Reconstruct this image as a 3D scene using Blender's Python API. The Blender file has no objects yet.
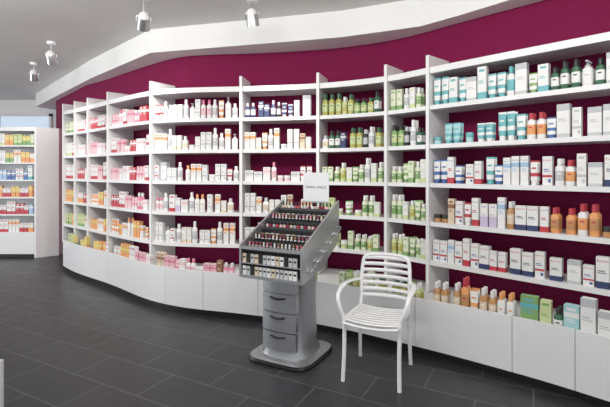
import bpy, bmesh, math, random
from mathutils import Vector, Matrix
R = random.Random(7)
scene = bpy.context.scene
COL = scene.collection
scene.view_settings.view_transform = 'Standard'
F = 430.0; CX = 305.0; HZ = 172.0; EYE = 1.34

# ------------------------------------------------------------ materials
MATS = {}
def mat(name, c, rough=0.5, metal=0.0, trans=0.0, emit=None, es=0.0, noise=0.0, nscale=20, bump=0.0, spec=None):
    if name in MATS: return MATS[name]
    m = bpy.data.materials.new(name); m.use_nodes = True
    nt = m.node_tree; b = nt.nodes['Principled BSDF']
    b.inputs['Base Color'].default_value = (*c, 1)
    b.inputs['Roughness'].default_value = rough
    b.inputs['Metallic'].default_value = metal
    if spec is not None: b.inputs['Specular IOR Level'].default_value = spec
    if trans: b.inputs['Transmission Weight'].default_value = trans
    if emit:
        b.inputs['Emission Color'].default_value = (*emit, 1)
        b.inputs['Emission Strength'].default_value = es
    if noise or bump:
        tc = nt.nodes.new('ShaderNodeTexCoord'); n = nt.nodes.new('ShaderNodeTexNoise')
        n.inputs['Scale'].default_value = nscale; n.inputs['Detail'].default_value = 4
        nt.links.new(tc.outputs['Object'], n.inputs['Vector'])
        if noise:
            r = nt.nodes.new('ShaderNodeValToRGB')
            r.color_ramp.elements[0].position = .3; r.color_ramp.elements[1].position = .7
            r.color_ramp.elements[0].color = (*[x*(1-noise) for x in c], 1)
            r.color_ramp.elements[1].color = (*[min(1, x*(1+noise)) for x in c], 1)
            nt.links.new(n.outputs['Fac'], r.inputs['Fac']); nt.links.new(r.outputs['Color'], b.inputs['Base Color'])
        if bump:
            bp = nt.nodes.new('ShaderNodeBump'); bp.inputs['Strength'].default_value = bump
            bp.inputs['Distance'].default_value = .01
            nt.links.new(n.outputs['Fac'], bp.inputs['Height']); nt.links.new(bp.outputs['Normal'], b.inputs['Normal'])
    MATS[name] = m; return m

WHITE = mat('white_lacquer', (.78,.78,.785), .35, noise=.015, nscale=3)
WHITE2 = mat('white_panel', (.80,.80,.81), .28, noise=.01, nscale=2)
MAGENTA = mat('magenta_paint', (.18,.004,.052), .7, noise=.05, nscale=5, bump=.03, spec=.2)
CEIL = mat('ceiling_paint', (.74,.73,.71), .8, noise=.02, nscale=2, bump=.02)
SOFF = mat('soffit_paint', (.84,.84,.83), .7, noise=.015, nscale=2)
BLACKM = mat('black_plastic', (.012,.012,.013), .3, noise=.1)
DARK = mat('dark_plinth', (.015,.015,.017), .4, noise=.1)
SILVER = mat('brushed_silver', (.55,.56,.58), .32, .85, noise=.06, nscale=60)
SILVER2 = mat('satin_aluminium', (.42,.43,.45), .35, .8, noise=.05, nscale=60)
CHAIRM = mat('white_plastic', (.86,.86,.87), .3, noise=.01, nscale=8)
SMOKE = mat('smoked_acrylic', (.06,.06,.065), .12, noise=.1)
ACRYL = mat('clear_acrylic', (.85,.88,.9), .08, 0, .8)

def floor_mat():
    m = bpy.data.materials.new('slate_tiles'); m.use_nodes = True
    nt = m.node_tree; b = nt.nodes['Principled BSDF']
    tc = nt.nodes.new('ShaderNodeTexCoord'); mp = nt.nodes.new('ShaderNodeMapping')
    mp.inputs['Rotation'].default_value = (0,0,math.radians(28))
    br = nt.nodes.new('ShaderNodeTexBrick')
    br.inputs['Scale'].default_value = 1.0; br.inputs['Brick Width'].default_value = .60
    br.inputs['Row Height'].default_value = .30; br.inputs['Mortar Size'].default_value = .0045
    br.inputs['Mortar Smooth'].default_value = .1
    br.inputs['Color1'].default_value = (.036,.038,.043,1); br.inputs['Color2'].default_value = (.050,.052,.058,1)
    br.inputs['Mortar'].default_value = (.13,.135,.14,1); br.offset = .5
    n = nt.nodes.new('ShaderNodeTexNoise'); n.inputs['Scale'].default_value = 9; n.inputs['Detail'].default_value = 6
    mx = nt.nodes.new('ShaderNodeMixRGB'); mx.blend_type = 'MULTIPLY'; mx.inputs['Fac'].default_value = .5
    rr = nt.nodes.new('ShaderNodeMapRange'); rr.inputs['To Min'].default_value = .27; rr.inputs['To Max'].default_value = .48
    bp = nt.nodes.new('ShaderNodeBump'); bp.inputs['Strength'].default_value = .12; bp.inputs['Distance'].default_value = .01
    L = nt.links.new
    L(tc.outputs['Object'], mp.inputs['Vector']); L(mp.outputs['Vector'], br.inputs['Vector']); L(mp.outputs['Vector'], n.inputs['Vector'])
    L(br.outputs['Color'], mx.inputs['Color1']); L(n.outputs['Fac'], mx.inputs['Color2']); 
    L(mx.outputs['Color'], b.inputs['Base Color']); L(n.outputs['Fac'], rr.inputs['Value']); L(rr.outputs['Result'], b.inputs['Roughness'])
    L(n.outputs['Fac'], bp.inputs['Height']); L(bp.outputs['Normal'], b.inputs['Normal'])
    return m

# ------------------------------------------------------------ helpers
class MB:
    """mesh builder"""
    def __init__(s): s.v=[]; s.f=[]; s.m=[]; s.mats=[]
    def mi(s, m):
        if m not in s.mats: s.mats.append(m)
        return s.mats.index(m)
    def poly(s, pts, faces, m):
        o=len(s.v); s.v += [tuple(p) for p in pts]; k=s.mi(m)
        for f in faces: s.f.append([o+i for i in f]); s.m.append(k)
    def box(s, x0,x1,y0,y1,z0,z1,m):
        p=[(x0,y0,z0),(x1,y0,z0),(x1,y1,z0),(x0,y1,z0),(x0,y0,z1),(x1,y0,z1),(x1,y1,z1),(x0,y1,z1)]
        s.poly(p,[(3,2,1,0),(4,5,6,7),(0,1,5,4),(1,2,6,5),(2,3,7,6),(3,0,4,7)],m)
    def quadf(s, x0,x1,z0,z1,y,m):
        s.poly([(x0,y,z0),(x1,y,z0),(x1,y,z1),(x0,y,z1)],[(0,1,2,3)],m)
    def loft(s, rings, n=14, x=0, y=0, z=0):
        """rings: (z, rx, ry, p, mat)"""
        o=len(s.v)
        for (zz,rx,ry,p,m) in rings:
            for i in range(n):
                a=2*math.pi*(i+.5)/n; c,si=math.cos(a),math.sin(a)
                s.v.append((x+rx*math.copysign(abs(c)**(2/p),c), y+ry*math.copysign(abs(si)**(2/p),si), z+zz))
        for k in range(len(rings)-1):
            mi=s.mi(rings[k+1][4])
            for i in range(n):
                j=(i+1)%n
                s.f.append([o+k*n+i,o+k*n+j,o+(k+1)*n+j,o+(k+1)*n+i]); s.m.append(mi)
        s.f.append([o+i for i in range(n)][::-1]); s.m.append(s.mi(rings[0][4]))
        s.f.append([o+(len(rings)-1)*n+i for i in range(n)]); s.m.append(s.mi(rings[-1][4]))
    def tube(s, pts, r, m, n=8, ry=None, smooth=4):
        pts=[Vector(p) for p in pts]
        if smooth>1 and len(pts)>2: pts=catmull(pts,smooth)
        ry=ry or r; o=len(s.v); k=s.mi(m); up=None
        for i,p in enumerate(pts):
            t=(pts[min(i+1,len(pts)-1)]-pts[max(i-1,0)]).normalized()
            if up is None: up=Vector((0,0,1)) if abs(t.z)<.9 else Vector((0,1,0))
            a=t.cross(up).normalized(); b=a.cross(t).normalized(); up=b
            for j in range(n):
                an=2*math.pi*j/n; s.v.append(tuple(p+a*math.cos(an)*r+b*math.sin(an)*ry))
        for i in range(len(pts)-1):
            for j in range(n):
                q=(j+1)%n; s.f.append([o+i*n+j,o+i*n+q,o+(i+1)*n+q,o+(i+1)*n+j]); s.m.append(k)
        s.f.append([o+j for j in range(n)][::-1]); s.m.append(k)
        e=o+(len(pts)-1)*n; s.f.append([e+j for j in range(n)]); s.m.append(k)
    def prism(s, front, back, z0, z1, m):
        """front/back lists of 2D points, same length"""
        n=len(front); o=len(s.v); k=s.mi(m)
        for z in (z0,z1):
            for p in front: s.v.append((p[0],p[1],z))
            for p in back: s.v.append((p[0],p[1],z))
        T=2*n
        def add(f): s.f.append([o+i for i in f]); s.m.append(k)
        for i in range(n-1):
            add([i,n+i,n+i+1,i+1]); add([T+i,T+i+1,T+n+i+1,T+n+i])
            add([i,i+1,T+i+1,T+i]); add([n+i+1,n+i,T+n+i,T+n+i+1])
        add([0,T,T+n,n]); add([n-1,2*n-1,T+2*n-1,T+n-1])
    def mesh(s, name, smooth=True, ang=35, bevel=0):
        me=bpy.data.meshes.new(name); me.from_pydata(s.v,[],s.f)
        for m in s.mats: me.materials.append(m)
        me.polygons.foreach_set('material_index', s.m)
        bm=bmesh.new(); bm.from_mesh(me); bmesh.ops.recalc_face_normals(bm, faces=bm.faces)
        if bevel:
            es=[e for e in bm.edges if len(e.link_faces)==2 and e.calc_face_angle(0)>.6]
            bmesh.ops.bevel(bm, geom=es, offset=bevel, segments=2, affect='EDGES', profile=.5)
        bm.to_mesh(me); bm.free()
        if smooth:
            me.shade_smooth(); me.set_sharp_from_angle(angle=math.radians(ang))
        me.update(); return me

def catmull(P, k):
    out=[]
    for i in range(len(P)-1):
        p0=P[max(i-1,0)]; p1=P[i]; p2=P[i+1]; p3=P[min(i+2,len(P)-1)]
        if i==0: p0=p1*2-p2
        if i==len(P)-2: p3=p2*2-p1
        for j in range(k):
            t=j/k
            out.append(.5*((2*p1)+(p2-p0)*t+(2*p0-5*p1+4*p2-p3)*t*t+(3*p1-p0-3*p2+p3)*t**3))
    out.append(P[-1].copy()); return out

def obj(name, me, parent=None, loc=(0,0,0), rz=0, label=None, cat=None, group=None, kind=None):
    o=bpy.data.objects.new(name, me); COL.objects.link(o)
    o.location=loc; o.rotation_euler=(0,0,rz)
    if parent: o.parent=parent
    if label: o['label']=label
    if cat: o['category']=cat
    if group: o['group']=group
    if kind: o['kind']=kind
    return o

class Curve:
    def __init__(s, pts, k=24):
        s.p=catmull([Vector(p) for p in pts],k)
        for _ in range(50):   # soften the bends
            s.p=[s.p[0]]+[(s.p[i-1]+s.p[i]*2+s.p[i+1])/4 for i in range(1,len(s.p)-1)]+[s.p[-1]]
        s.s=[0]
        for i in range(1,len(s.p)): s.s.append(s.s[-1]+(s.p[i]-s.p[i-1]).length)
        s.L=s.s[-1]
    def at(s, t):
        t=max(0,min(s.L,t)); lo,hi=0,len(s.s)-1
        while hi-lo>1:
            m=(lo+hi)//2
            if s.s[m]<=t: lo=m
            else: hi=m
        q=(t-s.s[lo])/max(1e-9,s.s[hi]-s.s[lo]); return s.p[lo].lerp(s.p[hi],q)
    def tan(s,t): return (s.at(t+.04)-s.at(t-.04)).normalized()
    def nrm(s,t):
        a=s.tan(t); return Vector((-a.y,a.x))   # away from the room (to the wall)
    def off(s,t,d): return s.at(t)+s.nrm(t)*d
    def px(s,x):
        for i in range(len(s.p)):
            p=s.p[i]; v=CX+F*p.x/p.y
            if v>=x:
                if i==0: return 0
                q=s.p[i-1]; u=CX+F*q.x/q.y
                return s.s[i-1]+(s.s[i]-s.s[i-1])*(x-u)/(v-u)
        return s.L

SH = Curve([(-3.37,6.0),(-2.9,5.62),(-2.37,5.13),(-1.60,4.48),(-1.1,4.32),(-.64,4.27),(.126,4.12),(.68,3.84),(1.0,3.5),(1.45,3.02),(1.85,2.6),(2.5,1.9)])
BA = Curve([(-3.36,5.92),(-2.87,5.42),(-2.2,4.88),(-1.6,4.32),(-1.13,4.04),(-.58,3.87),(.126,3.6),(.805,3.15),(1.32,2.74),(1.6,2.48),(2.25,1.8)])
WD=.31
SZ=[.62,.935,1.25,1.565,1.88,2.19]

# ------------------------------------------------------------ setting
wp=[SH.off(SH.L*i/70,WD+.004) for i in range(71)]
wp=[Vector((-5.15,8.9)),Vector((-4.4,7.6))]+[p for p in wp]
mb=MB(); mb.prism(wp,[p+Vector((.12,.12)) for p in wp],0,2.6,MAGENTA)
obj('wall_back',mb.mesh('wall_back'),kind='structure')
mb=MB(); mb.box(-9,6,-2.5,9.3,-.08,0,floor_mat()); obj('floor',mb.mesh('floor',False),kind='structure')
mb=MB(); mb.box(-9,6,-2.5,9.3,2.85,2.93,CEIL); obj('ceiling',mb.mesh('ceiling',False),kind='structure')
mb=MB(); mb.box(-9,-5.0,9.0,9.12,0,2.85,SOFF); obj('wall_far',mb.mesh('wall_far',False),kind='structure')
GL=mat('daylight_glass',(.6,.68,.75),.1,emit=(.66,.82,1),es=.45)
mb=MB(); mb.box(-8.6,-5.3,8.97,8.995,1.3,2.55,GL)
for x in (-8.6,-7.5,-6.4,-5.33): mb.box(x,x+.05,8.94,8.995,1.3,2.55,WHITE)
mb.box(-8.6,-5.28,8.94,8.995,2.50,2.56,WHITE)
obj('window_1',mb.mesh('window_1',False),kind='structure')
# soffit
sf=[Vector(p) for p in [(-5.2,8.3),(-2.85,5.75),(-1.64,4.55),(.34,4.02),(1.0,3.72),(1.25,3.45),(2.3,2.2)]]
sb=[Vector(p) for p in [(-5.0,8.95),(-2.4,6.2),(-1.3,5.1),(.55,4.6),(1.4,4.2),(1.75,3.9),(3.0,2.6)]]
mb=MB(); mb.prism(sf,sb,2.601,2.849,SOFF); obj('trim_1',mb.mesh('soffit',False),kind='structure')

# ------------------------------------------------------------ wall shelving
UP=[63,75,88,108,151,241,318,386,428,652]
US=[SH.px(x) for x in UP]
def strip(c,s0,s1,d0,d1,n=14):
    a=[c.off(s0+(s1-s0)*i/n,d0) for i in range(n+1)]; b=[c.off(s0+(s1-s0)*i/n,d1) for i in range(n+1)]
    return a,b
for i in range(len(UP)-1):
    s0,s1=US[i],US[i+1]
    e=obj('shelving_bay',None,label='tall white curved shelving bay with open shelves on magenta wall',cat='shelving',group='white wall shelving bays')
    e.empty_display_size=.1; c=SH.off((s0+s1)/2,.15); e.location=(c.x,c.y,.42)
    def child(name,me):
        o=obj(name,me,parent=e); o.location=(-c.x,-c.y,-.42); return o
    for s in ([s0,s1] if i==len(UP)-2 else [s0]):
        t=SH.tan(s)*.014; f=SH.off(s,-.012); b=SH.off(s,WD-.002)
        mb=MB(); mb.prism([f-t,f+t],[b-t,b+t],.365,2.29,WHITE); child('upright_panel',mb.mesh('upright',False,bevel=.002))
    for z in SZ:
        th=.05 if z>2 else .034
        a,b=strip(SH,s0+.016,s1-.016,.0,WD-.002)
        mb=MB(); mb.prism(a,b,z-th,z,WHITE); child('shelf',mb.mesh('shelf',False))

# base cabinets
BP=[63,108,165,203,258,312,366,415,512,575,650]
for i in range(len(BP)-1):
    s0,s1=BA.px(BP[i]),BA.px(BP[i+1]); n=10
    ss=[s0+.002+(s1-s0-.004)*k/n for k in range(n+1)]
    fr=[BA.off(s,.022) for s in ss]; bk=[]
    for p in fr:
        x=CX+F*p.x/p.y; q=SH.px(x); 
        for _ in range(4):
            w=SH.off(q,WD-.012); q+= (x-(CX+F*w.x/w.y))/110.
        bk.append(SH.off(q,WD-.012))
    c=BA.off((s0+s1)/2,.1)
    e=obj('base_cabinet',None,label='low white curved base cabinet with smooth front and dark kickboard',cat='cabinet',group='white base cabinets under the shelving')
    e.location=(c.x,c.y,0)
    for nm,a,b,z0,z1,m in (('body',fr,bk,.07,.36,WHITE),('front_panel',[BA.off(s,0) for s in ss],[BA.off(s,.019) for s in ss],.065,.42,WHITE2),
                           ('kickboard',[BA.off(s,.05) for s in ss],[BA.off(s,.07) for s in ss],0,.068,DARK)):
        mb=MB(); mb.prism(a,b,z0,z1,m); o=obj(nm,mb.mesh(nm,False),parent=e,loc=(-c.x,-c.y,0))

# ------------------------------------------------------------ product templates
def pm(c): 
    k='print_%02x%02x%02x'%tuple(int(x*255) for x in c); return mat(k,c,.4)
W=(.78,.78,.77); CR=(.75,.72,.62); BLU=(.07,.15,.38); NAV=(.04,.055,.14); TEAL=(.14,.43,.46); LTEAL=(.38,.62,.64)
RED=(.50,.05,.07); PNK=(.68,.22,.33); LPK=(.76,.52,.55); ORG=(.76,.34,.13); YEL=(.76,.62,.22); GRN=(.22,.38,.14)
LGR=(.58,.65,.34); PGR=(.70,.74,.56); OLV=(.46,.44,.12); BRN=(.28,.14,.08); AMB=(.50,.26,.11); GRY=(.50,.51,.53); SIL=(.6,.61,.63); BLK=(.02,.02,.02); DGR=(.04,.13,.07); BEI=(.68,.57,.43); SKY=(.35,.50,.68); LIL=(.56,.48,.64)
NM={W:'white',CR:'cream',BLU:'blue',NAV:'navy',TEAL:'teal',LTEAL:'pale teal',RED:'red',PNK:'pink',LPK:'pale pink',ORG:'orange',YEL:'yellow',GRN:'green',LGR:'light green',PGR:'pale green',OLV:'olive',BRN:'brown',AMB:'amber',GRY:'grey',SIL:'silver',BLK:'black',DGR:'dark green',BEI:'beige',SKY:'sky blue',LIL:'lilac'}

_tc={}
def text_geo(txt):
    if txt in _tc: return _tc[txt]
    cu=bpy.data.curves.new('t','FONT'); cu.body=txt; cu.size=1; cu.align_x='CENTER'; cu.resolution_u=1
    o=bpy.data.objects.new('t',cu); COL.objects.link(o)
    dg=bpy.context.evaluated_depsgraph_get(); me=o.evaluated_get(dg).to_mesh()
    v=[(p.co.x,p.co.y) for p in me.vertices]; f=[list(p.vertices) for p in me.polygons]
    o.evaluated_get(dg).to_mesh_clear(); bpy.data.objects.remove(o); bpy.data.curves.remove(cu)
    w=max(p[0] for p in v)-min(p[0] for p in v); _tc[txt]=(v,f,w); return _tc[txt]
def add_text(mb,txt,width,x,y,z,m,maxh=None):
    v,f,w=text_geo(txt); k=width/w
    mb.poly([(x+p[0]*k,y,z+p[1]*k) for p in v],f,m)

T={}
def reg(key,kind,mb,w,d,label,bevel=0):
    T[key]=(kind,mb.mesh(key,True,35,bevel),w,d,label)
def carton(key,w,d,h,c1,c2,style=0,txt=None,c3=None):
    mb=MB(); a=pm(c1); b=pm(c2); t3=pm(c3 or c2); x=w/2; y=d/2
    cuts={0:[(0,.0,.22,b),(.22,.22,1,a)],1:[(0,0,.62,a),(0,.62,.78,b),(0,.78,1,a)],2:[(0,0,.45,b),(0,.45,1,a)],3:[(0,0,1,a)],4:[(0,0,.12,b),(0,.12,.8,a),(0,.8,1,b)]}[style]
    for _,z0,z1,m in cuts: mb.box(-x,x,-y,y,z0*h,z1*h,m)
    # tuck flap on top, printed logo and text lines
    mb.box(-x*.92,x*.92,-y*.7,y*.9,h,h+.0012,a)
    if txt: add_text(mb,txt,w*.84,0,-y-.0006,h*.84,t3)
    else:
        mb.quadf(-x*.6,x*.6,h*.84,h*.92,-y-.0006,t3)
    mb.quadf(-x*.75,x*.3,h*.54,h*.57,-y-.0006,b); mb.quadf(-x*.75,x*.6,h*.48,h*.505,-y-.0006,b)
    if style==3: mb.quadf(-x,x,h*.28,h*.36,-y-.0005,t3); mb.quadf(x*.2,x*.75,h*.1,h*.22,-y-.0006,b)
    reg(key,'carton',mb,w,d,'%s cardboard skincare carton with %s print on a white shelf'%(NM[c1],NM[c2]))
def tube(key,w,h,c1,c2,cap=None):
    mb=MB(); a=pm(c1); b=pm(c2); cp=pm(cap or c2); r=w/2; q=r*.62
    mb.loft([(0,r*.72,q*.9,2,cp),(h*.17,r*.76,q*.95,2,cp),(h*.175,r*.9,q,2.2,a),(h*.35,r*.95,q*.9,2.2,a),(h*.5,r*.97,q*.7,2.3,b),(h*.78,r,q*.35,2.5,a),(h*.93,r,q*.12,3,a),(h,r*1.02,.0015,3,b)])
    mb.quadf(-r*.55,r*.55,h*.66,h*.72,-q*.62,b); 
    reg(key,'cosmetic_tube',mb,w,q*2,'%s squeeze tube with %s print standing on its cap'%(NM[c1],NM[c2]))
def bottle(key,w,h,c1,c2,lab,pump=False,sq=2.2):
    mb=MB(); a=pm(c1); b=pm(c2); l=pm(lab); r=w/2; q=r*.7
    R_=[(0,r*.9,q*.9,sq,a),(h*.02,r,q,sq,a),(h*.18,r,q,sq,a),(h*.185,r*1.01,q*1.01,sq,l),(h*.55,r*1.01,q*1.01,sq,l),(h*.555,r,q,sq,a),(h*.68,r*.97,q*.97,sq,a),(h*.74,r*.6,q*.75,2,a),(h*.76,r*.4,r*.4,2,a)]
    if pump: R_+= [(h*.765,r*.45,r*.45,2,b),(h*.83,r*.45,r*.45,2,b),(h*.835,r*.15,r*.15,2,b),(h*.93,r*.15,r*.15,2,b),(h*.935,r*.4,r*.3,2,b),(h,r*.35,r*.28,2,b)]
    else: R_+= [(h*.765,r*.55,r*.55,2,b),(h*.985,r*.52,r*.52,2,b),(h,r*.45,r*.45,2,b)]
    mb.loft(R_)
    if pump: mb.box(-r*.2,r*.2,-r*1.0,0,h*.945,h*.985,b)
    mb.quadf(-r*.4,r*.4,h*.42,h*.47,-q*1.05,b)
    reg(key,'lotion_bottle',mb,w,q*2,'%s lotion bottle with %s cap and %s label'%(NM[c1],NM[c2],NM[lab]))
def jar(key,w,h,c1,c2):
    mb=MB(); a=pm(c1); b=pm(c2); r=w/2
    mb.loft([(0,r*.85,r*.85,2,a),(h*.06,r*.95,r*.95,2,a),(h*.5,r*.95,r*.95,2,a),(h*.53,r*.85,r*.85,2,a),(h*.56,r,r,2,b),(h*.95,r,r,2,b),(h,r*.94,r*.94,2,b)],18)
    reg(key,'cream_jar',mb,w,w,'round %s cream jar with %s screw lid'%(NM[c1],NM[c2]))

E='Eucerin'
carton('cW1',.055,.04,.15,W,BLU,3,None,RED); carton('cW2',.062,.045,.17,W,RED,0); carton('cW3',.05,.04,.16,W,GRY,3)
carton('cW4',.07,.05,.13,W,LPK,1); carton('cW5',.05,.04,.17,W,ORG,1); carton('cW6',.048,.04,.14,W,BEI,0); carton('cW7',.085,.05,.10,W,GRY,1)
carton('cWT',.065,.045,.19,W,TEAL,0); carton('cWG',.05,.04,.16,W,LGR,0); carton('cPK',.06,.045,.15,LPK,PNK,1); carton('cRD',.06,.045,.14,RED,W,1)
carton('cOR',.06,.045,.15,ORG,YEL,1); carton('cYL',.06,.045,.14,YEL,ORG,2); carton('cGR',.06,.045,.15,LGR,GRN,0); carton('cNV',.05,.04,.16,NAV,SIL,1)
carton('cE1',.058,.042,.15,W,BLU,3,E,RED); carton('cE2',.052,.04,.16,W,RED,0,E,BLU); carton('cE3',.055,.042,.15,BLU,W,1,E,W); carton('cE4',.07,.05,.15,W,NAV,0,E,RED)
carton('cE5',.05,.04,.17,W,SKY,1,E,BLU)
carton('cLG',.075,.05,.17,W,GRY,4); carton('cTL',.10,.05,.15,GRN,TEAL,1); carton('cT2',.08,.05,.15,LTEAL,W,1); carton('cBR',.05,.04,.13,BRN,BEI,0)
carton('cBE',.05,.04,.15,BEI,BRN,1); carton('cLI',.055,.04,.15,W,LIL,2); carton('cRW',.06,.05,.12,W,RED,2); carton('cYG',.055,.04,.13,YEL,GRN,2)
carton('cBL',.06,.04,.12,BLU,W,1); carton('cSK',.06,.04,.13,SKY,W,1); carton('cOW',.07,.04,.12,W,ORG,2); carton('cPG',.05,.04,.15,PGR,GRN,0)
tube('tW1',.058,.17,W,TEAL); tube('tT1',.055,.16,TEAL,W,W); tube('tW2',.055,.16,W,GRN); tube('tT2',.06,.15,LTEAL,TEAL,TEAL); tube('tW3',.052,.15,W,ORG)
tube('tP1',.05,.14,LPK,PNK,W); tube('tG1',.05,.14,LGR,GRN,W); tube('tN1',.05,.15,NAV,SIL); tube('tWB',.055,.16,W,BLU,BLU); tube('tWR',.05,.15,W,RED,W); tube('tPG',.05,.15,PGR,GRN); tube('tO1',.05,.14,ORG,W,W)
bottle('bW1',.055,.18,W,W,GRY); bottle('bW2',.06,.19,W,GRY,W,True); bottle('bW3',.05,.17,W,ORG,W); bottle('bO1',.055,.17,OLV,DGR,LGR); bottle('bO2',.05,.16,LGR,W,OLV)
bottle('bG1',.055,.17,GRN,BLK,LGR); bottle('bD1',.05,.16,DGR,BLK,W); bottle('bA1',.05,.15,AMB,W,BEI); bottle('bA2',.055,.17,ORG,RED,AMB); bottle('bR1',.055,.17,W,RED,ORG)
bottle('bP1',.055,.17,PNK,W,LPK); bottle('bP2',.05,.17,W,PNK,LPK); bottle('bN1',.05,.16,NAV,SIL,SIL); bottle('bPG',.05,.17,PGR,W,GRN); bottle('bK1',.045,.15,BLK,SIL,GRY); bottle('bWT',.055,.18,W,TEAL,TEAL)
bottle('bSQ',.06,.15,W,SIL,BEI,False,4)
jar('jW1',.065,.055,W,SIL); jar('jG1',.065,.06,LGR,W); jar('jW2',.07,.07,W,W); jar('jT1',.06,.06,LTEAL,TEAL); jar('jA1',.06,.07,AMB,BLK); jar('jP1',.06,.06,LPK,W)

GN={'carton':'cartons','cosmetic_tube':'squeeze tubes','lotion_bottle':'lotion bottles','cream_jar':'cream jars'}
def put(key,x,y,z,rz,where='the curved wall shelving',sc=1,nm=None):
    k,me,w,d,l=T[key]
    cat={'carton':'box','cosmetic_tube':'tube','lotion_bottle':'bottle','cream_jar':'jar'}[k]
    g='%s on %s'%(GN[k],where)
    if nm: l=l.replace('skincare','medicine'); g='medicine boxes on %s'%where
    o=obj(nm or k,me,loc=(x,y,z+.0004),rz=rz,label=l,cat=cat,group=g)
    o.scale=(1,1,sc); return o
def fill(curve,s0,s1,inset,z,items,gap=.006,hs=1.0,back=False,maxh=.27):
    tot=len(items); s=s0; L=s1-s0; last=-1; rs=1
    while s<s1:
        idx=min(tot-1,int((s-s0)/L*tot)); key=items[idx]
        if idx!=last: last=idx; rs=R.choice([.78,.88,.95,1,1.05,1.15])
        k,me,w,d,l=T[key]
        if s+w>s1: break
        c=s+w/2; 
        for r in range(2 if back and k in('cosmetic_tube','lotion_bottle') else 1):
            p=curve.off(c,inset+d/2+r*(d+.012)); t=curve.tan(c)
            put(key,p.x,p.y,z,math.atan2(t.y,t.x)+R.uniform(-.05,.05),sc=hs*rs)
        s+=w+gap+(R.uniform(.0,.008)); 
        if R.random()<.08: s+=.025

# rows: index 0 = upper (z 1.88) ... 4 = lowest shelf (.62), 5 = base top
def seq(a,n=1): return a.split()
CONT={
 0:['cPG tW2','cWG cW2','cW2 cWG','cOR cYG','cGR cYL','cGR cYG'],
 1:['cW2 cPK','cW4 cRD','cRD cW4','cOW cRD','cGR cW5','cYG cYL'],
 2:['cRD cW2 tP1','cPK cW4 tWR','cW2 cPK cW2','tO1 cYL cW5','cOR cW5 cYL','cYL cOR cW2'],
 3:['tP1 bP2 cW2 cPK bP1 cRD cW4','cW2 cPK jP1 cRD cW4 tWR','cPK cW4 cW4 cRD tP1 cW2','cRD cW2 cPK tP1 bP1 cW4','tO1 cOR cW5 bW3 cOR cW5 tO1','cOW cOR cW2 cPK cW4'],
 4:['tWR bW1 bW1 cW3 bW1 bW2 cW3 bP2 bW1 tW3 bW2 bW1','cW5 cW5 bW1 cW6 bSQ jW1 cW3 cW3 bW1 bW1 cW5 bW2','cW1 cLG cW3 bW1 bW3 cW5 cW3 jW2 cW3 tWR bW1','bP2 bW1 cW2 cLI cW4 bW1 bW3 cW3 cW5 cW6 bSQ cW3','cW3 bW2 cW1 bW1 cW6 bW1 cW3 tW3 bW1 cW5 cW4','cBE cPK tP1 cW4 bP2 cW7 cPK cBR bP1 cW4'],
 5:['bN1 cNV cNV bN1 bK1 tN1 tN1 cW3 cLG cW1','cW5 cW6 tW3 bW1 cW5 jW1 cW3 cBE cW6 tW3','cW7 cW7 cW4 bP2 jP1 cW7 cW4 tWR cW3','cW3 cW5 bSQ cW6 cW3 cBE jW1 cW5 cW3','cW3 bW1 cW6 bSQ cW5 cW3 tW3 cW6','cBE cW4 cW7 cW3 cPK tG1 cGR'],
 6:['bO1 bO1 bO2 bO1 bG1 bO1 bD1 bO1','bSQ bD1 cNV bO2 bO1 bK1 bW1 bO1 cBE','cPG bPG bO2 cWG tPG bPG bW1 cWG bPG','cGR jG1 cPG tW2 jG1 bPG cWG cWG','cWG tG1 jG1 cPG bPG bO2 cPG cGR','jG1 cPG tG1 bO2 jG1 cPG bO1'],
 7:['cPG bW1 cWG bPG bW1','bG1 bK1 bW1 bD1 bPG','bPG tPG cPG bPG cWG','bPG cWG bO2 tPG bPG','bO2 cPG tPG bPG cWG','bO1 tG1 bO2 cYG'],
 8:['tW1 cWT tW1 cLG cWT tW1 tW1 bWT cLG tW2 cWT bD1 bD1 bW2 bD1 cLG cLG','jT1 tT2 tT2 jT1 tT1 bWT tT1 tW1 bR1 tWB cLG cW3 cLG cLG cLG','tWB cE2 tWB cE1 cE2 tW1 tWB cE5 cE5 tWR cE1 bW1 bR1 cW3 cLG cE4 cLG','jA1 cBE cE1 tWR cE2 cLI cE5 bA1 cE4 cE4 cE2 bA2 bA2 bR1 bA2 jA1 bA1','cE1 cE5 cE1 cE2 cE1 cE4 cE2 cE4 cE4 cW3 cE1 cE4 cLG cE1 cE4 cE2 cE1','bA1 bW3 bA1 bA2 tW3 bA1 bA1 bW3 bA1 cTL cTL cGR bD1 cT2 cLG bW1 cLG cT2'],
}
for b in range(9):
    s0,s1=US[b]+.03,US[b+1]-.03
    if b==8: s1=SH.px(630)
    hs=1.12 if b==8 else 1.05
    for r in range(5):
        fill(SH,s0,s1-(.02 if b==3 else 0),.025,SZ[4-r],seq(CONT[b][r]),hs=hs,back=(b in(6,7,8)))
    t0=BA.px(UP[b]+3); t1=BA.px(min(UP[b+1],625)-2)
    fill(BA,t0,t1,.03,.36,seq(CONT[b][5]),hs=1.08 if b<8 else 1.25,gap=.004,back=b>=6)

# ------------------------------------------------------------ separate shelving unit
ux0,ux1,uy0,uy1=-5.6,-4.19,6.7,7.32
e=obj('freestanding_shelf_unit',None,loc=((ux0+ux1)/2,(uy0+uy1)/2,0),label='white freestanding medicine shelf unit with broad closed end panel',cat='shelving')
ex,ey=(ux0+ux1)/2,(uy0+uy1)/2
def uc(nm,*b,m=WHITE,bev=.003):
    mb=MB(); mb.box(b[0]-ex,b[1]-ex,b[2]-ey,b[3]-ey,b[4],b[5],m); obj(nm,mb.mesh(nm,False,bevel=bev),parent=e)
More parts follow.
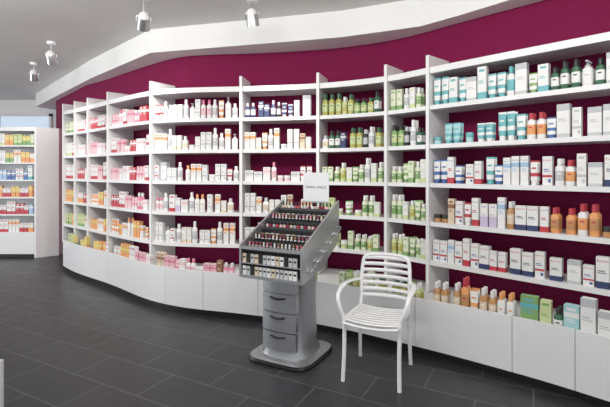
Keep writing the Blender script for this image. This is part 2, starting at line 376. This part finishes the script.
# broad chamfered end closure on one side, plain panel on the other
mb=MB(); mb.prism([Vector((ux1-.03-ex,uy0-ey)),Vector((ux1-ex,uy0-ey)),Vector((-3.95-ex,6.90-ey))],[Vector((ux1-.03-ex,uy1-ey)),Vector((ux1-ex,uy1-ey)),Vector((-3.95-ex,uy1-ey))],0,2.04,WHITE)
obj('end_panel',mb.mesh('end_panel',False,bevel=.004),parent=e); uc('side_panel',ux0,ux0+.03,uy0,uy1,0,2.04)
uc('back_panel',ux0+.031,ux1-.031,uy1-.03,uy1,.0,2.04)
uc('top_panel',ux0+.031,ux1-.031,uy0,uy1-.031,1.98,2.04)
uc('base_front',ux0+.031,ux1-.031,uy0+.0,uy1-.031,.06,.40); uc('kickboard',ux0+.031,ux1-.031,uy0+.04,uy1-.031,0,.059,m=DARK)
LZ=[.40,.68,.95,1.22,1.49,1.76]
for z in LZ[1:]: uc('shelf',ux0+.031,ux1-.031,uy0+.02,uy1-.031,z-.025,z)
rows=['cOW cW2 cW5 cRW cOW','cRD cRW cW2 cRD cRW cSK','cOR cRW cYL cRW cOR','cBL cSK cBL cW1 cBL cWT','cYL cW3 cYG cW5 cYL cOW','cYG cWG cYL cGR cYG cPG']
for z,rw in zip(LZ,rows):
    x=-4.95; ks=rw.split(); 
    while x<ux1-.10:
        key=ks[min(len(ks)-1,int((x+4.95)/.72*len(ks)))]; w=T[key][2]
        put(key,x+w/2,uy0+.07,z,0,'the freestanding shelf unit',sc=1.15,nm='medicine_box'); x+=w+.008

# low white plinth by the frame edge
mb=MB(); mb.box(-.25,.25,-.012,.012,.03,.335,WHITE2); mb.box(-.2,.2,-.06,.06,0,.03,SILVER)
obj('low_divider_panel',mb.mesh('low_divider_panel',False,bevel=.003),loc=(-1.868,2.3,0),label='low white divider panel standing on the tiled floor',cat='panel')

# ------------------------------------------------------------ make-up stand
A=math.radians(-28); SX,SY=-.10,3.18
st=obj('makeup_display_stand',None,loc=(SX,SY,0),rz=A,label='silver pedestal make-up tester stand with black sloping cosmetics tray',cat='display stand')
def part(nm,mb,smooth=True,bevel=0,label=None,parent=st): return obj(nm,mb.mesh(nm,smooth,35,bevel),parent=parent,label=label)
mb=MB(); mb.loft([(0,.25,.26,5,BLACKM),(.012,.255,.265,5,BLACKM),(.03,.245,.255,5,BLACKM),(.04,.20,.22,5,SILVER2)],40); part('base_plate',mb)
mb=MB(); mb.loft([(.04,.19,.19,3.5,SILVER2),(.10,.165,.175,3.5,SILVER2),(.40,.155,.17,3.5,SILVER2),(.60,.16,.18,3.5,SILVER2),(.66,.19,.22,3.5,SILVER2)],40); part('pedestal',mb)
for i in range(4):
    z0=.09+i*.135; mb=MB(); n=10
    a=[(-.135+.27*k/n,-.178-.02*math.sin(math.pi*k/n)) for k in range(n+1)]; b=[(p[0],-.13) for p in a]
    mb.prism(a,b,z0,z0+.125,SILVER); d=part('drawer',mb,True)
    mb=MB(); mb.tube([(-.06,-.197,z0+.10),(0,-.207,z0+.092),(.06,-.197,z0+.10)],.006,BLACKM); part('handle',mb,parent=d)
# display body: side profile
def sideprism(mb,pr,x0,x1,m):
    n=len(pr); pts=[(x0,y,z) for y,z in pr]+[(x1,y,z) for y,z in pr]
    mb.poly(pts,[list(range(n))[::-1],[n+i for i in range(n)]]+[[i,(i+1)%n,n+(i+1)%n,n+i] for i in range(n)],m)
mb=MB(); sideprism(mb,[(-.27,.63),(-.27,.78),(.28,1.05),(.28,.815),(.0,.675)],-.235,.235,BLACKM); part('tray_body',mb,False)
for sx in (-1,1):
    mb=MB(); x0=sx*.237; sideprism(mb,[(-.30,.60),(-.30,.83),(-.22,.87),(.30,1.12),(.30,.81),(.0,.655)],min(x0,x0+sx*.016),max(x0,x0+sx*.016),SILVER)
    # tester tiers fixed to the outside
    part('side_panel',mb,False,.002)
    if sx>0:
        for k in range(5):
            mb=MB(); y0=-.22+k*.10; z0=.70+k*.048
            mb.tube([(.262,y0-.05,z0-.02),(.30,y0-.04,z0-.01),(.30,y0+.04,z0+.03),(.262,y0+.05,z0+.035)],.006,SILVER2); mb.box(.256,.298,y0-.035,y0+.035,z0-.012,z0+.0,ACRYL)
            part('side_tester_holder',mb)
mb=MB(); mb.box(-.235,.235,-.30,-.272,.60,.622,SILVER); mb.box(-.235,.235,-.30,-.272,.70,.708,SILVER); mb.box(-.235,.235,-.30,-.272,.80,.82,SILVER); part('front_frame',mb,False,.001)
mb=MB()
NS=7
for k in range(NS):
    y0=-.268+k*.078; zt=.79+k*.042
    mb.box(-.234,.234,y0,y0+.076,zt-.07,zt,BLACKM)
    mb.box(-.234,.234,y0-.001,y0+.002,zt-.004,zt+.014,SMOKE)
part('stepped_tray',mb,False)
# sign
mb=MB(); SG=mat('sign_card',(.75,.76,.77),.4)
mb.box(-.112,.112,-.003,.003,0,.225,SG); mb.box(-.117,.117,-.006,.006,-.012,.0,SILVER); add_text(mb,'MARIA WALZ',.18,0,-.0036,.10,BLACKM)
o=obj('sign_panel',mb.mesh('sign_panel',False),parent=st,loc=(.06,.285,1.11),label='pale sign card with dark lettering')
# cosmetics
def lip(key,cc,hh=.055,r=.009,cap=BLK):
    mb=MB(); mb.loft([(0,r,r,4,pm(cap)),(hh*.45,r,r,4,pm(cap)),(hh*.46,r*.85,r*.85,4,pm(SIL)),(hh*.6,r*.85,r*.85,4,pm(SIL)),(hh*.61,r*.7,r*.7,2,pm(cc)),(hh*.9,r*.7,r*.7,2,pm(cc)),(hh,r*.35,r*.35,2,pm(cc))],10); return mb.mesh(key)
def comp(key,cc):
    mb=MB(); mb.loft([(0,.018,.018,2,pm(BLK)),(.009,.019,.019,2,pm(BLK)),(.0095,.016,.016,2,pm(cc)),(.012,.015,.015,2,pm(cc))],14); return mb.mesh(key)
def pol(key,cc):
    mb=MB(); mb.loft([(0,.011,.011,3,pm(cc)),(.025,.011,.011,3,pm(cc)),(.029,.006,.006,2,pm(cc)),(.03,.007,.007,2,pm(BLK)),(.058,.006,.006,2,pm(BLK))],10); return mb.mesh(key)
LC=[RED,BRN,PNK,BEI,(.25,.02,.06),BEI,(.3,.1,.1),SIL]
lips=[lip('lipstick%d'%i,c) for i,c in enumerate(LC)]; cps=[comp('compact%d'%i,c) for i,c in enumerate([BEI,BRN,LPK,GRY,LIL,W])]; pols=[pol('polish%d'%i,c) for i,c in enumerate([RED,(.3,.01,.06),BEI,GRY,LPK,W])]
MS=Matrix.Translation((SX,SY,0))@Matrix.Rotation(A,4,'Z')
for k in range(NS):
    yc=-.268+k*.078+.042; zt=.79+k*.042; x=-.215
    while x<.225:
        if k in(0,1,4): me,nm,lb,w=R.choice(lips),'lipstick','open lipstick tester with black case in the make-up tray',.03
        elif k in(2,5): me,nm,lb,w=R.choice(cps),'powder_compact','small round powder compact in the make-up tray',.045
        else: me,nm,lb,w=R.choice(pols),'nail_polish_bottle','small nail polish bottle with black cap in the tray',.03
        p=MS@Vector((x,yc,zt+.0005)); obj(nm,me,loc=p,rz=A,label=lb,cat=nm.replace('_',' '),group=nm.replace('_',' ')+' testers in the make-up tray'); x+=w
# front drawers with packets (two tiers)
bx=[]
for i,c in enumerate([W,GRY,BEI,GRY,SIL,BLK]):
    mb=MB(); mb.box(-.014,.014,-.006,.006,0,.06,pm(c)); mb.quadf(-.01,.01,.03,.042,-.0064,pm(BLK)); mb.box(-.008,.008,-.004,.004,.06,.067,pm(BLK)); bx.append(mb.mesh('sachet%d'%i,False))
for z in (.6225,.7085):
    x=-.215
    while x<.225:
        p=MS@Vector((x,-.286,z)); obj('cosmetic_packet',R.choice(bx),loc=p,rz=A,label='small blister cosmetic packet in front rack of the stand',cat='packet',group='cosmetic packets in the stand front'); x+=.034

# ------------------------------------------------------------ chair
ch=obj('armchair',None,loc=(.487,2.87,0),rz=math.radians(-23),label='white plastic armchair with open horizontal slats on the tiled floor',cat='chair')
ch.scale=(.88,.93,.89)
def cp(nm,mb): return obj(nm,mb.mesh(nm),parent=ch)
for sx in(-1,1):
    mb=MB(); mb.tube([(sx*.205,-.215,0),(sx*.20,-.20,.22),(sx*.205,-.19,.43),(sx*.235,-.20,.53),(sx*.255,-.18,.60),(sx*.26,-.10,.635)],.015,CHAIRM,10,.013,5); cp('leg',mb)
    mb=MB(); mb.tube([(sx*.26,-.105,.635),(sx*.262,.0,.645),(sx*.25,.12,.64),(sx*.215,.232,.63)],.021,CHAIRM,10,.010,5); cp('armrest',mb)
    mb=MB(); mb.tube([(sx*.205,.225,0),(sx*.20,.205,.2),(sx*.195,.19,.42)],.015,CHAIRM,10,.013,5); cp('leg',mb)
mb=MB()
for sx in(-1,1): mb.tube([(sx*.195,.19,.42),(sx*.195,.215,.5),(sx*.197,.235,.65),(sx*.185,.262,.79),(sx*.15,.272,.825)],.015,CHAIRM,10,.013,5)
for k in range(7):
    z=.51+k*.049; y=.212+(z-.5)*.165; w=.19 if k<6 else .165
    mb.tube([(-w,y,z),(-.1,y+.028,z),(0,y+.036,z),(.1,y+.028,z),(w,y,z)],.006,CHAIRM,8,.015,4)
mb.tube([(-.155,.270,.824),(-.08,.295,.83),(0,.303,.832),(.08,.295,.83),(.155,.270,.824)],.011,CHAIRM,8,.014,4)
cp('backrest',mb)
mb=MB()
for sx in(-1,1): mb.tube([(sx*.20,-.215,.435),(sx*.205,-.1,.44),(sx*.2,.1,.43),(sx*.195,.20,.425)],.013,CHAIRM,8,.014,4)
for k in range(10):
    y=-.225+k*.046; dz=.0 if k else -.012
    mb.tube([(-.2,y,.438+dz),(-.1,y,.425+dz),(0,y,.421+dz),(.1,y,.425+dz),(.2,y,.438+dz)],.016,CHAIRM,8,.006,4)
cp('seat',mb)

# ------------------------------------------------------------ ceiling spotlights
def spot(x,y,aim,drop=.16,energy=40,sz=1.0):
    e=obj('ceiling_spotlight',None,loc=(x,y,2.85),label='small white adjustable ceiling spotlight on a short stem',cat='spotlight',group='ceiling spotlights')
    m=CHAIRM; mb=MB(); mb.loft([(-.03,.045*sz,.045*sz,2,m),(-.004,.05*sz,.05*sz,2,m),(0,.05*sz,.05*sz,2,m)],20); obj('ceiling_mount',mb.mesh('mount'),parent=e)
    mb=MB(); mb.tube([(0,0,-.02),(0,0,-drop)],.01,SILVER,8,None,1); mb.tube([(-.06,0,-drop-.05),(-.06,0,-drop),(0,0,-drop+.005),(.06,0,-drop),(.06,0,-drop-.05)],.006,SILVER,8,None,3); obj('stem',mb.mesh('stem'),parent=e)
    d=(Vector(aim)-Vector((x,y,2.85-drop-.05))).normalized(); q=d.to_track_quat('-Z','Y')
    mb=MB(); LE=mat('lamp_lens',(1,1,1),.2,emit=(1,.95,.88),es=6)
    mb.loft([(-.055,.033,.033,2,LE),(-.054,.042,.042,2,SILVER),(-.06,.045,.045,2,SILVER),(.03,.04,.04,2,SILVER),(.055,.03,.03,2,m),(.07,.015,.015,2,m)],20)
    h=obj('lamp_head',mb.mesh('head'),parent=e); h.location=(0,0,-drop-.05); h.rotation_mode='QUATERNION'; h.rotation_quaternion=q; h.scale=(1.25,1.25,1.15)
    ld=bpy.data.lights.new('spot','SPOT'); ld.energy=energy; ld.spot_size=math.radians(75); ld.spot_blend=.7; ld.shadow_soft_size=.05; ld.color=(1,.96,.9)
    lo=bpy.data.objects.new('lamp_light',ld); COL.objects.link(lo); lo.parent=e; lo.location=Vector((0,0,-drop-.05))+d*.09; lo.rotation_mode='QUATERNION'; lo.rotation_quaternion=q
spot(-1.38,3.68,(-1.9,4.9,1.2),.17,48)
spot(-.46,3.75,(-.3,4.3,1.2),.12,48)
spot(-2.95,5.0,(-3.1,5.9,1.1),.13,30)
spot(-3.75,5.95,(-4.3,7,1),.12,22)

# ------------------------------------------------------------ lights
def area(loc,aim,sx,sy,e,c=(1,.97,.93)):
    l=bpy.data.lights.new('area','AREA'); l.shape='RECTANGLE'; l.size=sx; l.size_y=sy; l.energy=e; l.color=c
    o=bpy.data.objects.new('added_area_light',l); COL.objects.link(o); o.location=loc  # area lamp added outside the view to brighten the room, without any fixture
    o.rotation_euler=(Vector(aim)-Vector(loc)).to_track_quat('-Z','Y').to_euler()
area((.9,1.2,2.75),(1.4,3.4,1.0),1.6,.5,35)
area((-.9,1.8,2.75),(-.4,4.3,1.1),1.8,.5,40)
area((-3.0,3.0,2.75),(-2.6,5.4,1.1),1.8,.5,38)
area((-5.2,4.2,2.75),(-5,6.8,1.1),1.6,.5,24)
area((-7.5,3.5,1.4),(-2,4.5,.9),2.5,2.2,80,(.9,.95,1))  # added low at the far left to imitate daylight, not a ceiling lamp
w=bpy.data.worlds.new('World'); scene.world=w; w.use_nodes=True
w.node_tree.nodes['Background'].inputs['Color'].default_value=(.97,.98,1,1); w.node_tree.nodes['Background'].inputs['Strength'].default_value=.9

cam=bpy.data.cameras.new('Camera'); co=bpy.data.objects.new('Camera',cam); COL.objects.link(co)
co.location=(0,0,EYE); co.rotation_euler=(math.pi/2,0,0); cam.sensor_width=36; cam.lens=F/610*36; cam.shift_y=-(203.5-HZ)/610; cam.clip_start=.05
scene.camera=co
